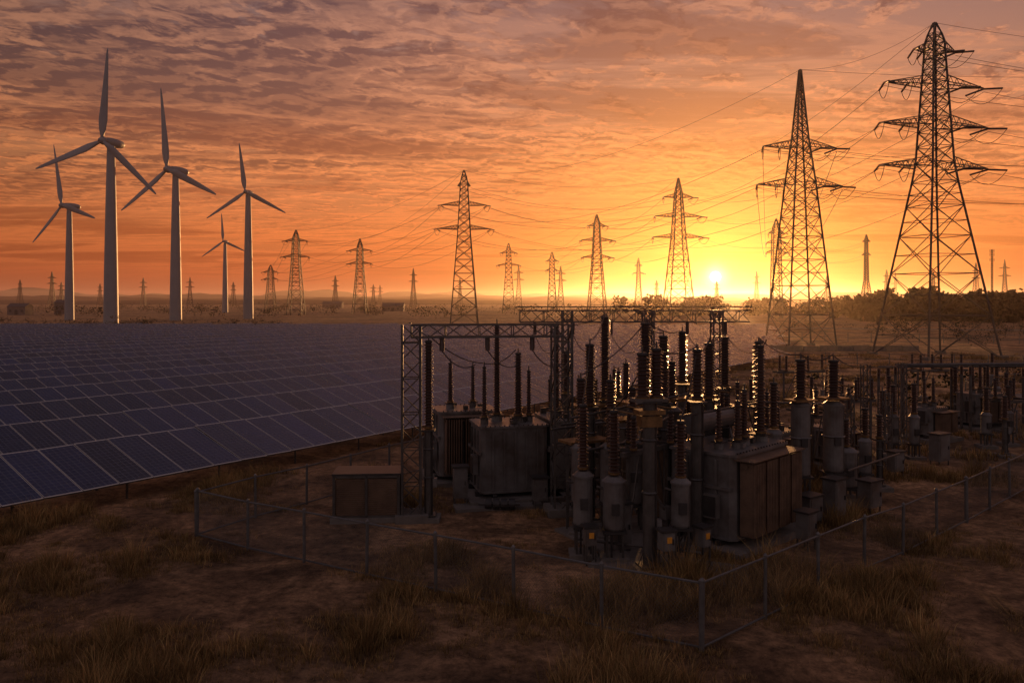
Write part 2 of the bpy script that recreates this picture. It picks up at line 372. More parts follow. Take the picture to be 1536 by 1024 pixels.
# ------------------------------------------------------------------ fences
def fence(name,pts,h,sp,mesh=.09,pr=.045,rails=(1.0,.08)):
    mb=MB()
    for (a,b_) in zip(pts[:-1],pts[1:]):
        a=Vector(a);b_=Vector(b_);Lg=(b_-a).length;n=max(1,round(Lg/sp)); d=(b_-a)/Lg
        for i in range(n+1):
            q=a+(b_-a)*(i/n); g_=gh(q.x,q.y); tz=rng.uniform(-.02,.03); lx,ly=rng.uniform(-.03,.03),rng.uniform(-.03,.03)
            rr=pr*(1.35 if i in(0,n) else 1); mb.rod((q.x,q.y,g_-.3),(q.x+lx,q.y+ly,g_+h+tz),rr,M_FENCE,10); mb.rod((q.x+lx,q.y+ly,g_+h+tz),(q.x+lx,q.y+ly,g_+h+tz+.05),rr*1.25,M_FENCE,10,rr*.4)
            if i<n:
                q2=a+(b_-a)*((i+1)/n); g2=gh(q2.x,q2.y)
                for f in rails: mb.rod((q.x,q.y,g_+h*f-.05),(q2.x,q2.y,g2+h*f-.05),.028,M_FENCE,6,caps=False)
        if mesh:
            o=Vector((-d.y,d.x))*.03; H=h-.1; s=-H
            while s<Lg:
                for sg in(0,1):
                    s0,s1,z0,z1=s,s+H,.05,.05+H
                    if s0<0: z0+=-s0; s0=0
                    if s1>Lg: z1-=s1-Lg; s1=Lg
                    if s1-s0>.05:
                        A=a+d*s0+o;B=a+d*s1+o
                        if sg: A=a+d*(Lg-s0)+o;B=a+d*(Lg-s1)+o
                        mb.rod((A.x,A.y,gh(A.x,A.y)+z0),(B.x,B.y,gh(B.x,B.y)+z1),.0024,M_FENCE,3,caps=False)
                s+=mesh
    mb.build(name)
fence('chain_link_fence',[(4.06,17.14),(-9.99,25.35)],1.5,2.3)
fence('chain_link_fence',[(-9.99,25.35),(-3.9,35.5),(-1.0,42)],1.45,2.6)
fence('chain_link_fence',[(4.06,17.14),(15.4,27.1),(24,35)],1.5,2.4)
fence('wire_fence',[(30,95),(60,88),(110,84)],1.4,3.5,0,.05,(1,.55,.15))
fence('wire_fence',[(38,150),(90,135),(150,132)],1.6,4,0,.07,(1,.5,.1))
fence('wire_fence',[(24,35),(34,60),(60,80)],1.5,3.0,.2)

# ------------------------------------------------------------------ substation
def gantry(pts,zt,w,beam_h,name='substation_gantry'):
    mb=MB(); rz=math.atan2(pts[-1][1]-pts[0][1],pts[-1][0]-pts[0][0]); mb.rz=rz
    for x,y in pts:
        mb.lattice((x,y,0),(x,y,zt),w,M_STEEL,.034,w*.9); mb.box((x,y,.05),(w+.5,w+.5,.4),M_CONC,rz)
    for a,b_ in zip(pts[:-1],pts[1:]): mb.lattice((a[0],a[1],zt-beam_h/2),(b_[0],b_[1],zt-beam_h/2),.5,M_STEEL,.03,.55,beam_h)
    return mb
mb=gantry([(-3.45,27.4),(1.75,28.2)],6.65,.62,.42)
for f in(.2,.5,.8):
    x=-3.45+5.2*f;y=27.4+.8*f
    mb.rod((x,y,6.2),(x,y-.05,5.75),.09,M_PORC,8); mb.sag((x,y,5.75),(x+1.1,y+1.0,5.2),.3,.02,M_WIRE,8)
mb.rod((-3.45,27.1,6.7),(-3.45,27.1,6.75),.06,M_STEEL)
mb.build('substation_gantry')
mb=gantry([(2.9,42),(7.2,42.3),(10.9,42.6)],6.95,.5,.6)
mb.rz=0; mb.lattice((.4,41.8,6.65),(2.9,42,6.65),.5,M_STEEL,.028,.55,.6); mb.lattice((10.9,42.6,6.65),(12.6,42.7,6.65),.5,M_STEEL,.028,.55,.6)
mb.rod((.2,41.7,7.15),(12.8,42.7,7.15),.04,M_STEEL)
for i in range(6): x=1.2+i*2; mb.rod((x,42,6.4),(x,42,5.7),.09,M_PORC,8); mb.sag((x,42,5.7),(x+.8,39,5.0),.4,.02,M_WIRE,8)
mb.build('substation_gantry')

def unit(name,x,y,zt,zi,ri,kind='post',cr=.12,tank=None,n=1,rot=0,legs=True):
    """post insulator / instrument transformer on its support"""
    mb=MB(); mb.M=Matrix.Translation((x,y,gh(x,y)))@Matrix.Rotation(rot,4,'Z')
    mb.box((0,0,0),(.8,.8,.3),M_CONC)
    if kind=='post':
        mb.cyl(0,0,.1,zi-.1,cr,M_STEEL,12); mb.box((0,0,zi-.12),(ri*2.6,ri*2.6,.06),M_DARK); mb.box((0,0,.2),(cr*3.4,cr*3.4,.05),M_STEEL)
        for a in range(4):
            c,s=math.cos(a*math.pi/2),math.sin(a*math.pi/2); mb.rod((c*cr,s*cr,.55),(c*cr*1.8,s*cr*1.8,.22),.015,M_STEEL)
        mb.box((cr+.07,-.02,1.3),(.14,.2,.3),M_PAINT); mb.rod((cr*.8,-cr*.8,.2),(cr*.8,-cr*.8,zi-.1),.02,M_DARK,5)
        for zz in(zi*.45,zi*.75): mb.cyl(0,0,zz,zz+.07,cr*1.25,M_STEEL,12)
    elif kind=='tank':
        t0,t1,tr=tank
        for sx in(-1,1):
            for sy in(-1,1): mb.rod((sx*tr*.7,sy*tr*.7,.1),(sx*tr*.7,sy*tr*.7,t0),.045,M_STEEL)
        if t0>.9:
            for sy in(-1,1): mb.rod((-tr*.7,sy*tr*.7,.2),(tr*.7,sy*tr*.7,t0-.1),.025,M_STEEL)
        mb.box((0,0,t0),(tr*2.1,tr*2.1,.07),M_DARK)
        mb.lathe(0,0,[(tr*.9,t0+.04),(tr,t0+.1),(tr,t1-.18),(tr*1.12,t1-.17),(tr*1.12,t1-.12),(tr*.98,t1-.1),(tr*.6,t1+.0)],M_PAINT,20)
        if t1-t0>1.9: mb.cyl(0,0,(t0+t1)/2,(t0+t1)/2+.07,tr*1.13,M_PAINT,20)
        mb.box((0,-tr-.04,(t0+t1)/2-.1),(.22,.1,.3),M_DARK); mb.rod((tr*.8,-tr*.6,t0),(tr*.8,-tr*.6,t1-.2),.02,M_STEEL,6)
        mb.rod((-tr,0,t1-.35),(-tr-.18,0,t1-.3),.035,M_STEEL,8); mb.rod((-tr*.3,-tr*.7,.0),(-tr*.3,-tr*.8,t0),.03,M_DARK,6)
    if n==1: mb.insul(0,0,zi,zt,ri)
    else:
        mb.box((0,0,zi-.08),(n*ri*2.3,ri*2.4,.1),M_PAINT)
        for i in range(n): mb.insul((i-(n-1)/2)*ri*2.05,0,zi,zt-(0 if i%2 else .12),ri)
    mb.build(name)
IP='insulator_post'; CT='current_transformer'; VT='voltage_transformer'
unit(IP,-2.85,27.35,6.05,3.2,.17,cr=.15)
unit(IP,2.63,27,5.93,4.0,.21,cr=.18)
unit(IP,3.6,31,6.75,3.7,.22,cr=.17)
unit('bushing_support',3.76,21.9,6.05,4.8,.20,cr=.18,n=2,rot=.2)
unit(IP,4.75,28.5,6.6,4.1,.23,cr=.2)
unit(IP,5.15,27.2,6.2,4.1,.22,cr=.2)
unit(IP,5.6,24.2,5.9,4.5,.20,cr=.18)
unit(IP,6.75,27.4,5.95,4.2,.22,cr=.18)
unit(IP,8.25,31,6.0,4.2,.21,cr=.17)
unit(IP,6.6,31,6.15,4.3,.21,cr=.17)
unit(IP,9.25,30,5.85,3.6,.22,cr=.18)
unit(VT,10.1,28,5.35,4.05,.24,'tank',tank=(1.35,4.0,.33))
unit(VT,11.65,29,5.3,4.0,.25,'tank',tank=(1.3,3.9,.36))
unit(CT,2.07,23.3,4.35,2.6,.17,'tank',tank=(.9,2.5,.29))
unit(CT,2.92,22.9,4.2,2.5,.17,'tank',tank=(.85,2.4,.32))
unit(CT,4.7,22.3,4.0,2.55,.16,'tank',tank=(1.1,2.5,.26))
unit(CT,2.2,25.6,4.9,3.0,.18,'tank',tank=(1.0,2.9,.3))
unit(CT,3.1,25.2,4.9,3.1,.18,'tank',tank=(1.1,3.0,.32))
unit(VT,12.6,30.2,3.0,2.1,.17,'tank',tank=(.5,2.0,.42))
unit(VT,5.9,29.5,5.1,3.6,.19,'tank',tank=(1.4,3.5,.34))
unit(VT,3.9,25.9,4.6,3.1,.17,'tank',tank=(.9,3.0,.34))
unit(VT,3.0,29.2,4.5,3.2,.18,'tank',tank=(1.0,3.1,.34))
unit(CT,4.7,33,4.8,3.3,.18,'tank',tank=(1.2,3.2,.34))
unit(IP,2.4,35.5,5.2,3.5,.18,cr=.14); unit(IP,9.0,36.5,5.4,3.6,.2,cr=.15); unit(IP,11.6,38,5.3,3.5,.2,cr=.15)
unit(VT,13.5,32.8,3.6,2.5,.18,'tank',tank=(.6,2.4,.34)); unit(VT,8.9,27.2,4.6,3.2,.17,'tank',tank=(.8,3.1,.3))
def disconnector(x,y,rot,z=3.2,w=2.4):
    mb=MB(); mb.M=Matrix.Translation((x,y,0))@Matrix.Rotation(rot,4,'Z')
    for sx in(-1,1): mb.rod((sx*w*.45,0,-.1),(sx*w*.45,0,z),.07,M_STEEL); mb.rod((sx*w*.45,0,.4),(sx*w*.2,0,z),.03,M_STEEL)
    mb.box((0,0,z),(w*1.15,.16,.14),M_STEEL); mb.box((0,.6,z),(w*1.15,.12,.12),M_STEEL)
    for i in(-1,0,1):
        mb.box((i*w*.42,.3,z+.1),(.1,1.1,.08),M_DARK)
        for yy in(-.15,.75): mb.insul(i*w*.42,yy,z+.18,z+1.05,.12,12)
        mb.rod((i*w*.42,-.25,z+1.2),(i*w*.42,.85,z+1.25),.03,M_COPPER,6)
    mb.rod((w*.3,-.1,.9),(w*.3,-.1,z),.03,M_STEEL,6); mb.box((w*.3,-.15,.9),(.3,.25,.4),M_PAINT)
    mb.build('disconnector_switch')
disconnector(4.2,24.6,.75,2.9,2.2); disconnector(7.6,28.8,.7,3.0,2.4); disconnector(3.0,33.5,.2,3.0,3); disconnector(9.5,34,.3,2.9,3)
disconnector(13.5,34,.5,2.6,2.4); disconnector(6,36,.1,3.2,3); disconnector(17.5,41,.4,2.3,2.6); disconnector(27,42,.3,2.2,3); disconnector(21,57,.2,2.4,4); disconnector(31,58,.2,2.4,4)

def transformer(x,y,rot,Lx,Wy,h,bush,rad=('-y',),cons=True,wheels=True,z0=.35,mt=None,rmt=None):
    mt=mt or M_PAINT; rmt=rmt or M_RUST; mb=MB(); mb.M=Matrix.Translation((x,y,0))@Matrix.Rotation(rot,4,'Z')
    mb.box((0,0,.05),(Lx+1.0,Wy+1.0,.3),M_CONC)
    for sy in(-1,1): mb.box((0,sy*Wy*.3,z0-.08),(Lx+.3,.18,.16),M_DARK)
    e=.16; a,b_=Lx/2,Wy/2; ring=[(-a+e,-b_),(a-e,-b_),(a,-b_+e),(a,b_-e),(a-e,b_),(-a+e,b_),(-a,b_-e),(-a,-b_+e)]
    def R(z,k=1): return [(p[0]*k,p[1]*k,z) for p in ring]
    vs=R(z0)+R(h); mb.add(vs,[(i,(i+1)%8,8+(i+1)%8,8+i) for i in range(8)]+[tuple(range(7,-1,-1)),tuple(range(8,16))],mt)
    for zz,k,t in((h,1.05,.08),(z0+.02,1.03,.06)): 
        vs=R(zz,k)+R(zz+t,k); mb.add(vs,[(i,(i+1)%8,8+(i+1)%8,8+i) for i in range(8)]+[tuple(range(7,-1,-1)),tuple(range(8,16))],mt)
    for sy in(-1,1):
        for i in range(1,int(Lx/.42)):
            xx=-a+i*Lx/int(Lx/.42); mb.box((xx,sy*(b_+.035),(h+z0)/2),(.07,.07,h-z0-.25),mt)
    for sx in(-1,1):
        for i in range(1,int(Wy/.55)):
            yy=-b_+i*Wy/int(Wy/.55); mb.box((sx*(a+.035),yy,(h+z0)/2),(.07,.07,h-z0-.25),mt)
        mb.box((sx*(a+.05),0,z0+(h-z0)*.62),(.09,Wy*.97,.09),mt)
    for i in range(int(Lx/.18)):
        for sy in(-1,1): mb.box((-a+.15+i*.18,sy*(b_*1.03),h+.1),(.04,.04,.05),M_DARK)
    for side in rad:
        if side in('-y','+y'):
            s=-1 if side=='-y' else 1; n=int((Lx-.3)/.1)
            for i in range(n):
                xx=-Lx/2+.2+i*(Lx-.4)/(n-1); 
                if i%8==7: continue
                mb.box((xx,s*(b_+.33),(h+z0)/2+.02),(.035,.46,h-z0-.35),rmt); 
                mb.rod((xx,s*(b_+.55),z0+.2),(xx,s*(b_+.55),h-.16),.032,rmt,6)
            for zz in(z0+.28,h-.25): mb.rod((-Lx/2+.15,s*(b_+.3),zz),(Lx/2-.15,s*(b_+.3),zz),.07,rmt,8); 
            mb.box((0,s*(b_+.3),h-.08),(Lx-.1,.66,.03),rmt)
        else:
            s=-1 if side=='-x' else 1; n=int((Wy-.3)/.11)
            for i in range(n):
                yy=-Wy/2+.2+i*(Wy-.4)/(n-1); mb.box((s*(a+.28),yy,(h+z0)/2),(.4,.035,h-z0-.5),rmt)
            for zz in(z0+.35,h-.35): mb.rod((s*(a+.25),-Wy/2+.15,zz),(s*(a+.25),Wy/2-.15,zz),.06,rmt,8)
    if cons:
        yy=Wy*.28; vs=[]; 
        mb.rod((-Lx*.35,yy,h+.75),(Lx*.35,yy,h+.75),.3,mt,18); mb.rod((-Lx*.37,yy,h+.75),(-Lx*.35,yy,h+.75),.33,mt,18); mb.rod((Lx*.35,yy,h+.75),(Lx*.37,yy,h+.75),.33,mt,18)
        for sx in(-1,1): mb.box((sx*Lx*.25,yy,h+.28),(.1,.4,.45),M_DARK)
        mb.curve([(Lx*.1,yy,h+.45),(Lx*.1,yy-.5,h+.5),(Lx*.05,yy-.7,h+.1)],.04,M_STEEL,8)
    if wheels:
        for sx in(-1,1):
            for sy in(-1,1): mb.rod((sx*Lx*.3-.08,sy*Wy*.42,.22),(sx*Lx*.3+.08,sy*Wy*.42,.22),.18,M_DARK,16)
    for bx,by,zt,r in bush:
        mb.cyl(bx,by,h,h+.3,r*1.25,mt,14); mb.box((bx,by,h+.3),(r*3,r*3,.04),M_DARK); mb.insul(bx,by,h+.38,zt,r,16,.8)
    mb.box((-a-.14,-b_*.4,z0+1.0),(.2,.5,.7),M_PAINT); mb.box((-a-.25,-b_*.4,z0+1.0),(.02,.42,.6),M_DARK)
    mb.rod((-a-.1,b_*.3,z0+.2),(-a-.1,b_*.3,h-.1),.03,M_STEEL,6); mb.rod((-a,b_*.55,z0+.25),(-a-.3,b_*.55,z0+.25),.06,M_DARK,10)
    mb.rod((-a-.3,b_*.55,z0+.12),(-a-.3,b_*.55,z0+.42),.02,M_YEL,8)
    for k in range(4): mb.box((rng.uniform(-a*.8,a*.8),rng.uniform(-b_*.8,b_*.8),h+.17),(rng.uniform(.1,.3),rng.uniform(.1,.3),rng.uniform(.1,.3)),rng.choice([M_DARK,M_STEEL,M_PAINT]))
    mb.build('power_transformer')
transformer(6.93,25.6,math.radians(45),3.4,2.3,2.85,[(1.15,-.5,5.95,.19),(.1,-.5,4.6,.14),(-.5,-.6,4.3,.14),(-1.1,-.3,4.2,.12)],('-y','+y'))
transformer(-.15,30.8,math.radians(14),2.55,2.2,2.75,[(-1.0,-.3,4.9,.12),(-.35,.4,6.5,.17),(.35,-.2,5.4,.19),(.8,-.1,4.7,.12)],('+y',),False)
transformer(1.75,31.6,math.radians(14),1.15,2.4,2.85,[(0,0,6.4,.18)],('+y',),False,False)
transformer(-2.0,33.6,math.radians(14),2.4,2.0,2.9,[(-.6,0,4.8,.14),(.4,.2,4.6,.12)],('-y',),False,False)
transformer(14.6,36.5,math.radians(30),1.8,1.4,1.7,[(-.4,0,3.0,.13),(.4,0,3.0,.13)],('-y',),False,False)
transformer(27.5,47,math.radians(20),2.2,1.6,2.0,[(-.6,0,3.6,.14),(0,0,3.6,.14),(.6,0,3.6,.14)],('-y',),False,False)
transformer(22.4,43,math.radians(30),1.6,1.3,1.7,[(-.4,0,3.2,.13),(.4,0,3.2,.13)],('-y',),False,False)
transformer(10.9,33.5,math.radians(40),1.8,1.5,2.0,[(-.4,0,3.6,.14),(.4,0,3.6,.14)],('-y',),False,False)
transformer(34,49,math.radians(20),2.0,1.6,2.0,[(-.4,0,3.4,.13),(.4,0,3.4,.13)],('-y',),False,False)
for x,y,zt,zi,k in [(18.1,38,3.4,2.2,'t'),(19.1,38,3.5,2.2,'t'),(16.9,36.5,3.3,2.2,'p'),(26.6,48,3.4,1.9,'p'),(28.4,48,3.4,1.9,'t'),(27.8,45,3.3,1.9,'p'),(25.2,49,3.1,1.8,'t'),(21.2,45,3.1,2.0,'p'),(23.5,50,3.2,2.0,'t'),(30.2,46,3.3,2.0,'p'),(31.5,52,3.2,2.0,'t'),(20.5,52,3.0,1.8,'p'),(17.6,47,2.9,1.8,'p'),(15.6,43,3.0,2.0,'t'),(34,55,3.2,2,'p'),(14.6,31.8,2.9,2.1,'p'),(13.9,31.5,3.2,2.2,'t'),(24.3,41,3.0,1.9,'t'),(25.6,41.3,3.0,1.9,'t'),(23.9,38.8,2.9,1.9,'p'),(36,60,3.4,2,'t'),(40,62,3.4,2,'p')]:
    if k=='t': unit(VT,x,y,zt,zi,.17,'tank',tank=(.7,zi-.08,.24))
    else: unit(IP,x,y,zt,zi,.16,cr=.11)
mb=MB()
for a,b_ in [((22,45,3.85),(38,46.5,3.85)),((22,45.9,3.8),(38,47.4,3.8)),((22,48,3.5),(40,49,3.5))]:
    mb.rod(a,b_,.07,M_STEEL,10)
    for i in range(5):
        q=Vector(a).lerp(Vector(b_),i/4); mb.rod((q.x,q.y,-.1),(q.x,q.y,q.z-.6),.08,M_STEEL,8); mb.insul(q.x,q.y,q.z-.6,q.z-.1,.12,12,flange=False)
mb.build('busbar_rack')
for x,y,h in[(15.9,36,4.6),(16.6,35.4,3.4),(20.5,42,4.2),(13.9,33,3.6)]:
    mb=MB(); mb.lattice((x,y,-.1),(x,y,h),.3,M_STEEL,.02,.35); mb.box((x,y,0),(.6,.6,.3),M_CONC); mb.build('lattice_post')
mb=MB()
J=[((-2.85,27.35,6.3),(-1.1,30.5,5.1)),((-1.1,30.5,5.1),(.15,30.7,5.6)),((2.63,27,6.15),(3.6,31,6.95)),((3.76,21.9,6.25),(5.6,24.2,6.1)),((5.6,24.2,6.1),(6.75,27.4,6.15)),((6.75,27.4,6.15),(8.25,31,6.2)),((8.3,26.1,6.2),(9.25,30,6.1)),((10.1,28,5.6),(11.65,29,5.55)),((2.07,23.3,4.6),(2.63,27,6.1)),((2.92,22.9,4.4),(3.76,21.9,6.2)),((4.7,22.3,4.2),(5.6,24.2,6.0)),((10.1,28,5.6),(9.25,30,6.1)),((1.75,31.6,6.6),(3.6,31,6.95)),((4.75,28.5,6.8),(6.6,31,6.3)),((11.65,29,5.5),(15.9,36,4.6)),((15.9,36,4.6),(22,45,4)),((5.15,27.2,6.4),(7.2,42.3,6.4)),((2.2,25.6,5.1),(4.75,28.5,6.7))]
for a,b_ in J: mb.sag(a,b_,.22,.02,M_WIRE,10,5)
for a,b_ in [((1.6,26.3,3.4),(5.2,29.0,3.4)),((1.3,27.2,3.1),(4.9,30.0,3.1)),((4.9,23.4,4.1),(8.4,26.7,4.1)),((3.6,26.2,2.4),(7.6,29.4,3.9)),((8.5,30,3.7),(12.6,31.6,3.4)),((4.3,22.6,1.6),(4.4,25.2,1.6)),((1.9,23.3,.55),(5.2,22.0,.55)),((3.5,21.9,3.9),(4.8,24.6,3.9)),((12,28.6,1.4),(15.4,31.8,1.4)),((1.8,24.4,3.9),(6.2,28.2,4.2)),((2.0,24.2,2.9),(5.6,27.6,2.9))]:
    mb.rod(a,b_,.04,M_STEEL,8)
mb.build('busbar')
mb=MB()
for c,d,r in[((4.6,27.6,4.0),(2.0,1.0,.1),.6),((6.2,28.6,4.0),(2.6,.7,.1),.6),((3.9,26.6,3.55),(1.6,.7,.1),.5),((3.76,21.9,4.45),(.75,.5,.12),.2),((3.76,21.9,4.2),(.6,.4,.3),.2),((10.1,28,4.0),(.9,.7,.06),.3),((11.65,29,3.95),(.9,.7,.06),.3),((2.4,26.3,2.9),(1.6,.8,.08),.5),((3.2,30.5,3.5),(1.9,.8,.1),.2)]: mb.box(c,d,M_COPPER,r)
for c in[(4.6,27.6),(6.2,28.6),(3.9,26.6),(2.4,26.3),(3.2,30.5)]:
    for sx in(-.6,.6): mb.rod((c[0]+sx,c[1]+sx*.6,-.1),(c[0]+sx,c[1]+sx*.6,3.6 if c[0]!=2.4 else 2.8),.07,M_STEEL)
mb.build('equipment_platform')
def cabinet(x,y,rot,w,d,h,z=.25,marker=False):
    mb=MB(); mb.M=Matrix.Translation((x,y,0))@Matrix.Rotation(rot,4,'Z')
    mb.box((0,0,z+h/2),(w,d,h),M_PAINT); mb.box((0,0,z+h+.03),(w+.12,d+.12,.06),M_DARK); mb.box((0,-d/2-.01,z+h/2),(w*.82,.02,h*.85),M_PAINT); mb.box((w*.3,-d/2-.04,z+h/2),(.03,.04,.15),M_DARK)
    for sx in(-1,1):
        for sy in(-1,1): mb.rod((sx*w*.42,sy*d*.42,-.1),(sx*w*.42,sy*d*.42,z),.03,M_STEEL)
    if marker: mb.box((0,-d/2-.03,z+h*.6),(.14,.02,.16),M_YEL)
    mb.build('control_cabinet')
cabinet(4.15,21.5,.3,.35,.3,.5,.8,True); cabinet(2.2,22.6,.2,.32,.28,.5,.6,True); cabinet(5.3,22.2,.6,.3,.3,.5,.7,True); cabinet(8.9,24.2,.7,.5,.4,.8,.3); cabinet(12.7,28.4,.6,.7,.5,.9,.2); cabinet(9.9,26.6,.6,.7,.5,.8,.2); cabinet(3.2,23.6,.5,.5,.4,1.3,.2); cabinet(1.0,28.9,.2,.5,.4,.8,.3)
cabinet(-1.9,29.3,.2,.5,.4,1.1,.3);cabinet(16.2,33.8,.5,.6,.4,.8,.3);cabinet(11.0,27.3,.6,.6,.5,1.2,.2);cabinet(19.5,36.5,.5,.8,.5,1.2,.2)
mb=MB(); mb.M=Matrix.Translation((-4.95,27.6,0))@Matrix.Rotation(.06,4,'Z')
mb.box((0,0,.82),(2.1,1.2,1.3),M_RUST); mb.box((0,0,.08),(2.4,1.5,.2),M_CONC)
for sx in(-1,0,1): 
    for sy in(-1,1): mb.box((sx*1.08,sy*.62,.82),(.09,.09,1.6),M_STEEL)
for z in(.2,1.55):
    for sy in(-1,1): mb.box((0,sy*.63,z),(2.2,.07,.08),M_STEEL)
    for sx in(-1,1): mb.box((sx*1.09,0,z),(.07,1.2,.08),M_STEEL)
for i in range(17): mb.box((0,-.615,.3+i*.07),(2.05,.03,.02),M_RUST)
mb.box((0,0,1.63),(2.3,1.35,.06),M_DARK); mb.build('louvred_enclosure')
mb=MB()
for i in range(4): mb.rod((-.95+i*.28,28.6,.22),(-.73+i*.28,28.6,.22),.2,M_DARK,16)
mb.rod((-1.2,28.6,.22),(.3,28.6,.22),.05,M_STEEL,8); mb.build('transformer_bogie')
mb=MB()
for c,d,r in[((4.4,22.2,.06),(4.2,1.8,.16),-.45),((3.9,25.5,.05),(4,3.2,.12),.5),((10.9,28.4,.06),(3.4,1.6,.16),.6),((-.5,29,.04),(3.2,.9,.12),.2)]: mb.box(c,d,M_CONC,r)
mb.build('concrete_slab')
for x0,y0,x1,y1 in[(60,92,120,80),(15,115,60,118),(-20,215,40,222)]:
    mb=MB(); n=18
    for i in range(n):
        if rng.random()<.15: continue
        f=(i+.5)/n; mb.box((x0+(x1-x0)*f,y0+(y1-y0)*f,.35),(math.hypot(x1-x0,y1-y0)/n*.94,.3,.9+rng.uniform(-.1,.2)),M_CONC,math.atan2(y1-y0,x1-x0))
    mb.build('concrete_wall')
mb=MB()
for (pts,w) in[([(-60,222),(0,226),(60,214),(140,190),(260,185)],7),([(38,60),(60,70),(95,72),(160,66)],3.5)]:
    for a,b_ in zip(pts[:-1],pts[1:]):
        a=Vector(a);b_=Vector(b_);d=(b_-a).normalized();nn=Vector((-d.y,d.x))*w/2
        mb.add([(*(a-nn),.17),(*(b_-nn),.17),(*(b_+nn),.17),(*(a+nn),.17)],[(0,1,2,3)],M_CONC)
mb.build('dirt_road')

# ------------------------------------------------------------------ vegetation masses, hills, buildings
def foliage(name,trees,per=260,seed=5,ls=.05):
    rs=np.random.RandomState(seed); mb=MB(); Q=[]
    for (x,y,h,w) in trees:
        if h>4:
            mb.rod((x,y,-.3),(x,y,h*.6),.05*h*.5,M_BARK,6,.05)
            for a in range(4): t=rs.uniform(0,6.28); mb.rod((x,y,h*rs.uniform(.25,.45)),(x+math.cos(t)*w*.35,y+math.sin(t)*w*.35,h*rs.uniform(.6,.85)),.1,M_BARK,4,.03)
        nl=11; lumps=[(x+rs.normal(0,w*.24),y+rs.normal(0,w*.24),h*rs.uniform(.05,.86),w*rs.uniform(.14,.28)) for _ in range(nl)]
        k=int(per*min(1.5,h/9+.3)); idx=rs.randint(0,nl,k); dirs=rs.normal(0,1,(k,3)); dirs/=np.linalg.norm(dirs,axis=1)[:,None]
        for i in range(k):
            l=lumps[idx[i]]; r=l[3]*rs.uniform(.4,1.08); c=np.array([l[0],l[1],l[2]])+dirs[i]*r*np.array([1,1,.7])
            s=max(.12,h*ls)*rs.uniform(.6,1.4); u=rs.normal(0,1,3);u/=np.linalg.norm(u);v=np.cross(u,rs.normal(0,1,3));v/=np.linalg.norm(v)
            Q.append([c-u*s,c+v*s*.8,c+u*s,c-v*s*.8])
    Vq=[tuple(p) for q in Q for p in q]; mb.add(Vq,[(4*i,4*i+1,4*i+2,4*i+3) for i in range(len(Q))],M_LEAF); mb.build(name)
R_=random.Random(11)
foliage('tree_line',[(R_.uniform(125,330),R_.uniform(262,330),R_.triangular(4,13.5,8),R_.uniform(8,14)) for _ in range(150)],430,5,.075)
foliage('tree_line',[(R_.uniform(60,420),R_.uniform(380,460),R_.uniform(5,10.5),R_.uniform(9,16)) for _ in range(120)],220,6,.08)
foliage('shrub_row',[(R_.uniform(-190,-60),R_.uniform(206,232),R_.uniform(1.2,3.2),R_.uniform(3,7)) for _ in range(120)],180,7)
foliage('shrub_row',[(R_.uniform(75,150),R_.uniform(120,230),R_.uniform(1.2,3.5),R_.uniform(2,5)) for _ in range(90)],150,8)
foliage('shrub_row',[(R_.uniform(-480,300),R_.uniform(330,700),R_.uniform(2,5.5),R_.uniform(6,18)) for _ in range(230)],110,9,.07)
foliage('shrub',[(R_.uniform(26,60),R_.uniform(50,80),R_.uniform(.5,1.4),R_.uniform(1,2.4)) for _ in range(60)],150,10)
for k,(yy,hh,sd) in enumerate([(1500,13,4),(2200,26,1),(3300,46,2),(4800,80,3)]):
    V=[];n=260
    for i in range(n):
        x=-yy*1.6+3.2*yy*i/(n-1); h=hh*(.45+.8*abs(noise.noise(Vector((x*.0012,sd*7,0))))+.35*noise.noise(Vector((x*.005,sd,0)))+.16*noise.noise(Vector((x*.03,sd,0))))
        V+=[(x,yy-300,-2),(x,yy,h),(x,yy+500,-2)]
    me=D.meshes.new('hills_mesh'); me.from_pydata(V,[],[(3*i+j,3*i+j+1,3*i+j+4,3*i+j+3) for i in range(n-1) for j in(0,1)]); me.materials.append(M_HILL)
    o=D.objects.new('hills',me); scene.collection.objects.link(o)
for x,y,w,d,h in[(-252,410,9,7,4),(-238,424,6,6,6.0),(-80,540,14,8,3.5),(-170,760,18,9,4)]:
    mb=MB(); mb.box((x,y,h/2-.2),(w,d,h+.4),M_BRICK)
    mb.add([(x-w/2-.4,y-d/2-.4,h),(x+w/2+.4,y-d/2-.4,h),(x+w/2+.4,y+d/2+.4,h),(x-w/2-.4,y+d/2+.4,h),(x-w/2-.4,y,h+d*.28),(x+w/2+.4,y,h+d*.28)],[(0,1,5,4),(2,3,4,5),(0,4,3),(1,2,5),(3,2,1,0)],M_ROOF)
    for i in range(int(w/3)): mb.box((x-w/2+1.5+i*3,y-d/2-.02,h*.5),(1.2,.1,1.2),M_DARK)
    mb.box((x,y-d/2-.03,1),(1.6,.1,2.2),M_DARK); mb.build('farm_building')

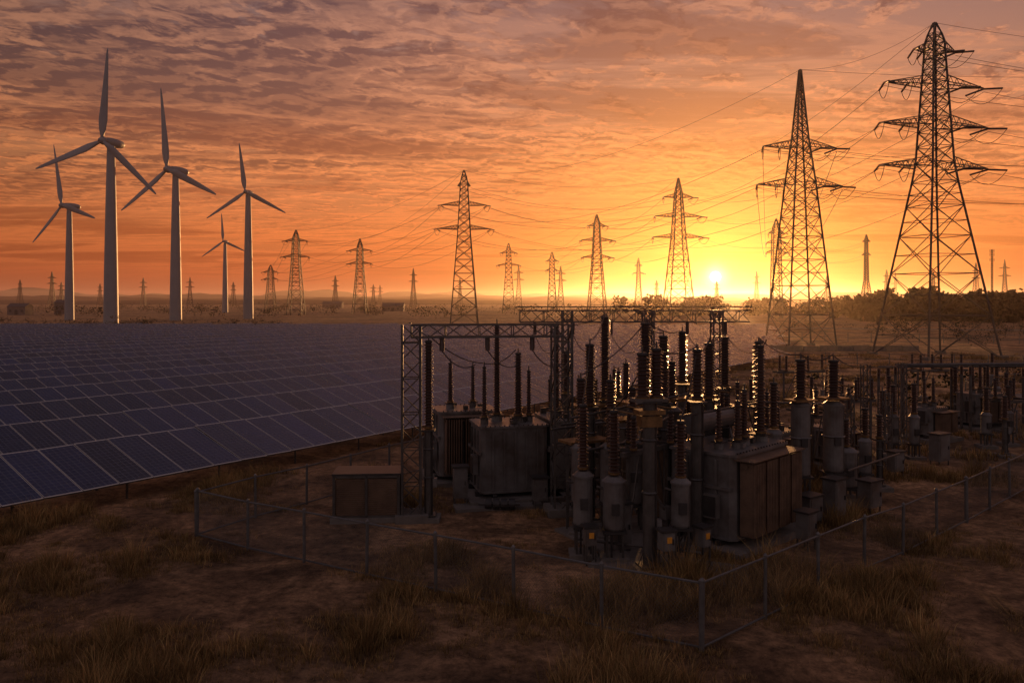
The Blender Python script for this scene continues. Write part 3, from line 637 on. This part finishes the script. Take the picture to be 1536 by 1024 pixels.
# ------------------------------------------------------------------ sky
az=math.radians(14.27); el=math.radians(1.62)
sd=Vector((math.sin(az)*math.cos(el),math.cos(az)*math.cos(el),math.sin(el)))
w=D.worlds.new('World'); scene.world=w; w.use_nodes=True; nt=w.node_tree;N=nt.nodes;L=nt.links; bg=N['Background']
tc=N.new('ShaderNodeTexCoord'); nv=N.new('ShaderNodeVectorMath'); nv.operation='NORMALIZE'; L.new(tc.outputs['Generated'],nv.inputs[0])
sp=N.new('ShaderNodeSeparateXYZ'); L.new(nv.outputs[0],sp.inputs[0]); X,Y,Z=sp.outputs
dt=N.new('ShaderNodeVectorMath');dt.operation='DOT_PRODUCT';L.new(nv.outputs[0],dt.inputs[0]);dt.inputs[1].default_value=sd
s=math_('MAXIMUM',dt.outputs['Value'],0)
Zp=math_('MAXIMUM',Z,0)
base=ramp(Zp,[(0.0,lin((156,74,52))),(.03,lin((188,86,46))),(.08,lin((204,108,58))),(.16,lin((190,118,76))),(.25,lin((152,108,92))),(.36,lin((116,94,98))),(.6,lin((90,92,116))),(1,lin((92,92,112)))])
back=ramp(Zp,[(0.0,lin((148,126,126))),(.3,lin((138,130,138))),(1,lin((92,92,112)))])
def mrange(v,a,b_,c=0,d=1):
    m_=N.new('ShaderNodeMapRange');m_.interpolation_type='SMOOTHSTEP';L.new(v,m_.inputs[0]);m_.inputs[1].default_value=a;m_.inputs[2].default_value=b_;m_.inputs[3].default_value=c;m_.inputs[4].default_value=d;return m_.outputs[0]
lf=N.new('ShaderNodeVectorMath');lf.operation='SCALE';L.new(base,lf.inputs[0]);L.new(mrange(dt.outputs['Value'],.62,.97,.62,1.04),lf.inputs[3]); base=lf.outputs[0]
base=mix(mrange(dt.outputs['Value'],-.2,.6),back,base)
den=math_('ADD',Zp,.055); cx=math_('DIVIDE',X,den); cy=math_('DIVIDE',Y,den)
def cvec(ox,oy,sx=1,sy=1,sh=0.0,z=1.7):
    c=N.new('ShaderNodeCombineXYZ'); L.new(math_('MULTIPLY',math_('ADD',cx,ox),sx),c.inputs[0])
    yy=math_('ADD',cy,math_('MULTIPLY',cx,sh)); L.new(math_('MULTIPLY',math_('ADD',yy,oy),sy),c.inputs[1]);c.inputs[2].default_value=z; return c.outputs[0]
def wn(vec,sc,det,ro,dist=0):
    n=N.new('ShaderNodeTexNoise');n.inputs['Scale'].default_value=sc;n.inputs['Detail'].default_value=det;n.inputs['Roughness'].default_value=ro;n.inputs['Distortion'].default_value=dist;L.new(vec,n.inputs['Vector']);return n.outputs['Fac']
big=wn(cvec(1.3,0.4,.55,1.0,-.25),.85,4,.55,.4)
f1=wn(cvec(0,0,.95,.95,-.2),8.0,6,.6,.45); f2=wn(cvec(.012,.060,.95,.95,-.2),8.0,6,.6,.45)
fine=wn(cvec(3,1,1.0,1.0,-.2),22,3,.6,.2)
dens=math_('ADD',math_('ADD',math_('MULTIPLY',big,1.15),math_('MULTIPLY',f1,.85)),math_('MULTIPLY',fine,.32))
cov=mrange(dens,1.03,1.19)
shade=mrange(math_('SUBTRACT',f1,f2),-.075,.085)
thick=mrange(dens,1.16,1.40)
darkc=mix(1,base,(.50,.42,.50),'MULTIPLY')
litc=mix(1,mix(1,base,(1.45,1.20,.98),'MULTIPLY'),(.11,.044,.014),'ADD')
cl=mix(shade,darkc,litc); cl=mix(math_('MULTIPLY',thick,.7),cl,darkc)
fade=mrange(Zp,.03,.17,.0,1)
fade2=mrange(Zp,.01,.06,0,1)
sky=mix(math_('MULTIPLY',math_('MULTIPLY',cov,fade),.95),base,cl)
# long low stratus bands with brighter rims
b1=wn(cvec(5,2,.30,1.0,-.05),1.15,6,.66,.5); band=mrange(b1,.50,.62)
rim=math_('MULTIPLY',mrange(b1,.44,.50),math_('SUBTRACT',1,mrange(b1,.50,.56)))
sky=mix(math_('MULTIPLY',math_('MULTIPLY',rim,fade2),.4),sky,litc)
sky=mix(math_('MULTIPLY',math_('MULTIPLY',band,fade2),.60),sky,mix(1,base,(.60,.42,.42),'MULTIPLY'))
def glow(p,col,k):
    g_=math_('POWER',s,p); m_=N.new('ShaderNodeVectorMath');m_.operation='SCALE';m_.inputs[0].default_value=tuple(c*k for c in col);L.new(g_,m_.inputs[3]);return m_.outputs[0]
for p,col,k in[(10,(.28,.075,.005),.65),(60,(.55,.18,.008),.62),(450,(1,.38,.02),.65),(3200,(1,.58,.08),1.1),(16000,(1,.75,.3),2.0)]:
    sky=mix(1,sky,glow(p,col,k),'ADD')
hb=math_('MULTIPLY',math_('POWER',s,45),mrange(Zp,0,.09,1,0))
hv=N.new('ShaderNodeVectorMath');hv.operation='SCALE';hv.inputs[0].default_value=(.6,.18,.004);L.new(hb,hv.inputs[3]); sky=mix(1,sky,hv.outputs[0],'ADD')
ns=N.new('ShaderNodeTexSky');ns.sky_type='NISHITA';ns.sun_disc=False;ns.sun_elevation=el;ns.sun_rotation=az;ns.dust_density=3
n2=N.new('ShaderNodeVectorMath');n2.operation='SCALE';n2.inputs[3].default_value=.012;L.new(ns.outputs[0],n2.inputs[0])
sky=mix(1,sky,n2.outputs[0],'ADD')
disc=mrange(dt.outputs['Value'],math.cos(math.radians(.40)),math.cos(math.radians(.26)))
dd=N.new('ShaderNodeVectorMath');dd.operation='SCALE';dd.inputs[0].default_value=(8,6,3);L.new(disc,dd.inputs[3]); sky=mix(1,sky,dd.outputs[0],'ADD')
L.new(sky,bg.inputs['Color']); bg.inputs['Strength'].default_value=1.0
sl=D.lights.new('sun','SUN');sl.energy=3.8;sl.angle=math.radians(.5);sl.color=(1,.46,.16)
so=D.objects.new('sun',sl);scene.collection.objects.link(so);so.rotation_euler=sd.to_track_quat('Z','Y').to_euler()
# atmospheric haze: forward scattering air plus a faint added emission imitating ambient in-scatter
hz=D.materials.new('haze');hz.use_nodes=True;nt=hz.node_tree;nt.nodes.remove(nt.nodes['Principled BSDF'])
vsx=nt.nodes.new('ShaderNodeVolumeScatter');vsx.inputs['Color'].default_value=(1,.82,.62,1);vsx.inputs['Density'].default_value=.00011;vsx.inputs['Anisotropy'].default_value=.82
em=nt.nodes.new('ShaderNodeEmission');em.inputs['Color'].default_value=(.29,.10,.05,1);em.inputs['Strength'].default_value=.00011
ad=nt.nodes.new('ShaderNodeAddShader');nt.links.new(vsx.outputs[0],ad.inputs[0]);nt.links.new(em.outputs[0],ad.inputs[1])
nt.links.new(ad.outputs[0],nt.nodes['Material Output'].inputs['Volume'])
mb=MB();mb.box((0,2530,27),(9000,4960,64),hz);mb.build('haze')

# ------------------------------------------------------------------ camera
cam=D.cameras.new('camera');cam.lens=28.125;cam.sensor_width=36;cam.shift_y=-62/1536;cam.clip_end=20000;cam.clip_start=.1
co=D.objects.new('camera',cam);scene.collection.objects.link(co);co.location=(0,0,7.5);co.rotation_euler=(math.pi/2,0,0);scene.camera=co
scene.view_settings.view_transform='Standard';scene.view_settings.look='None';scene.view_settings.exposure=0
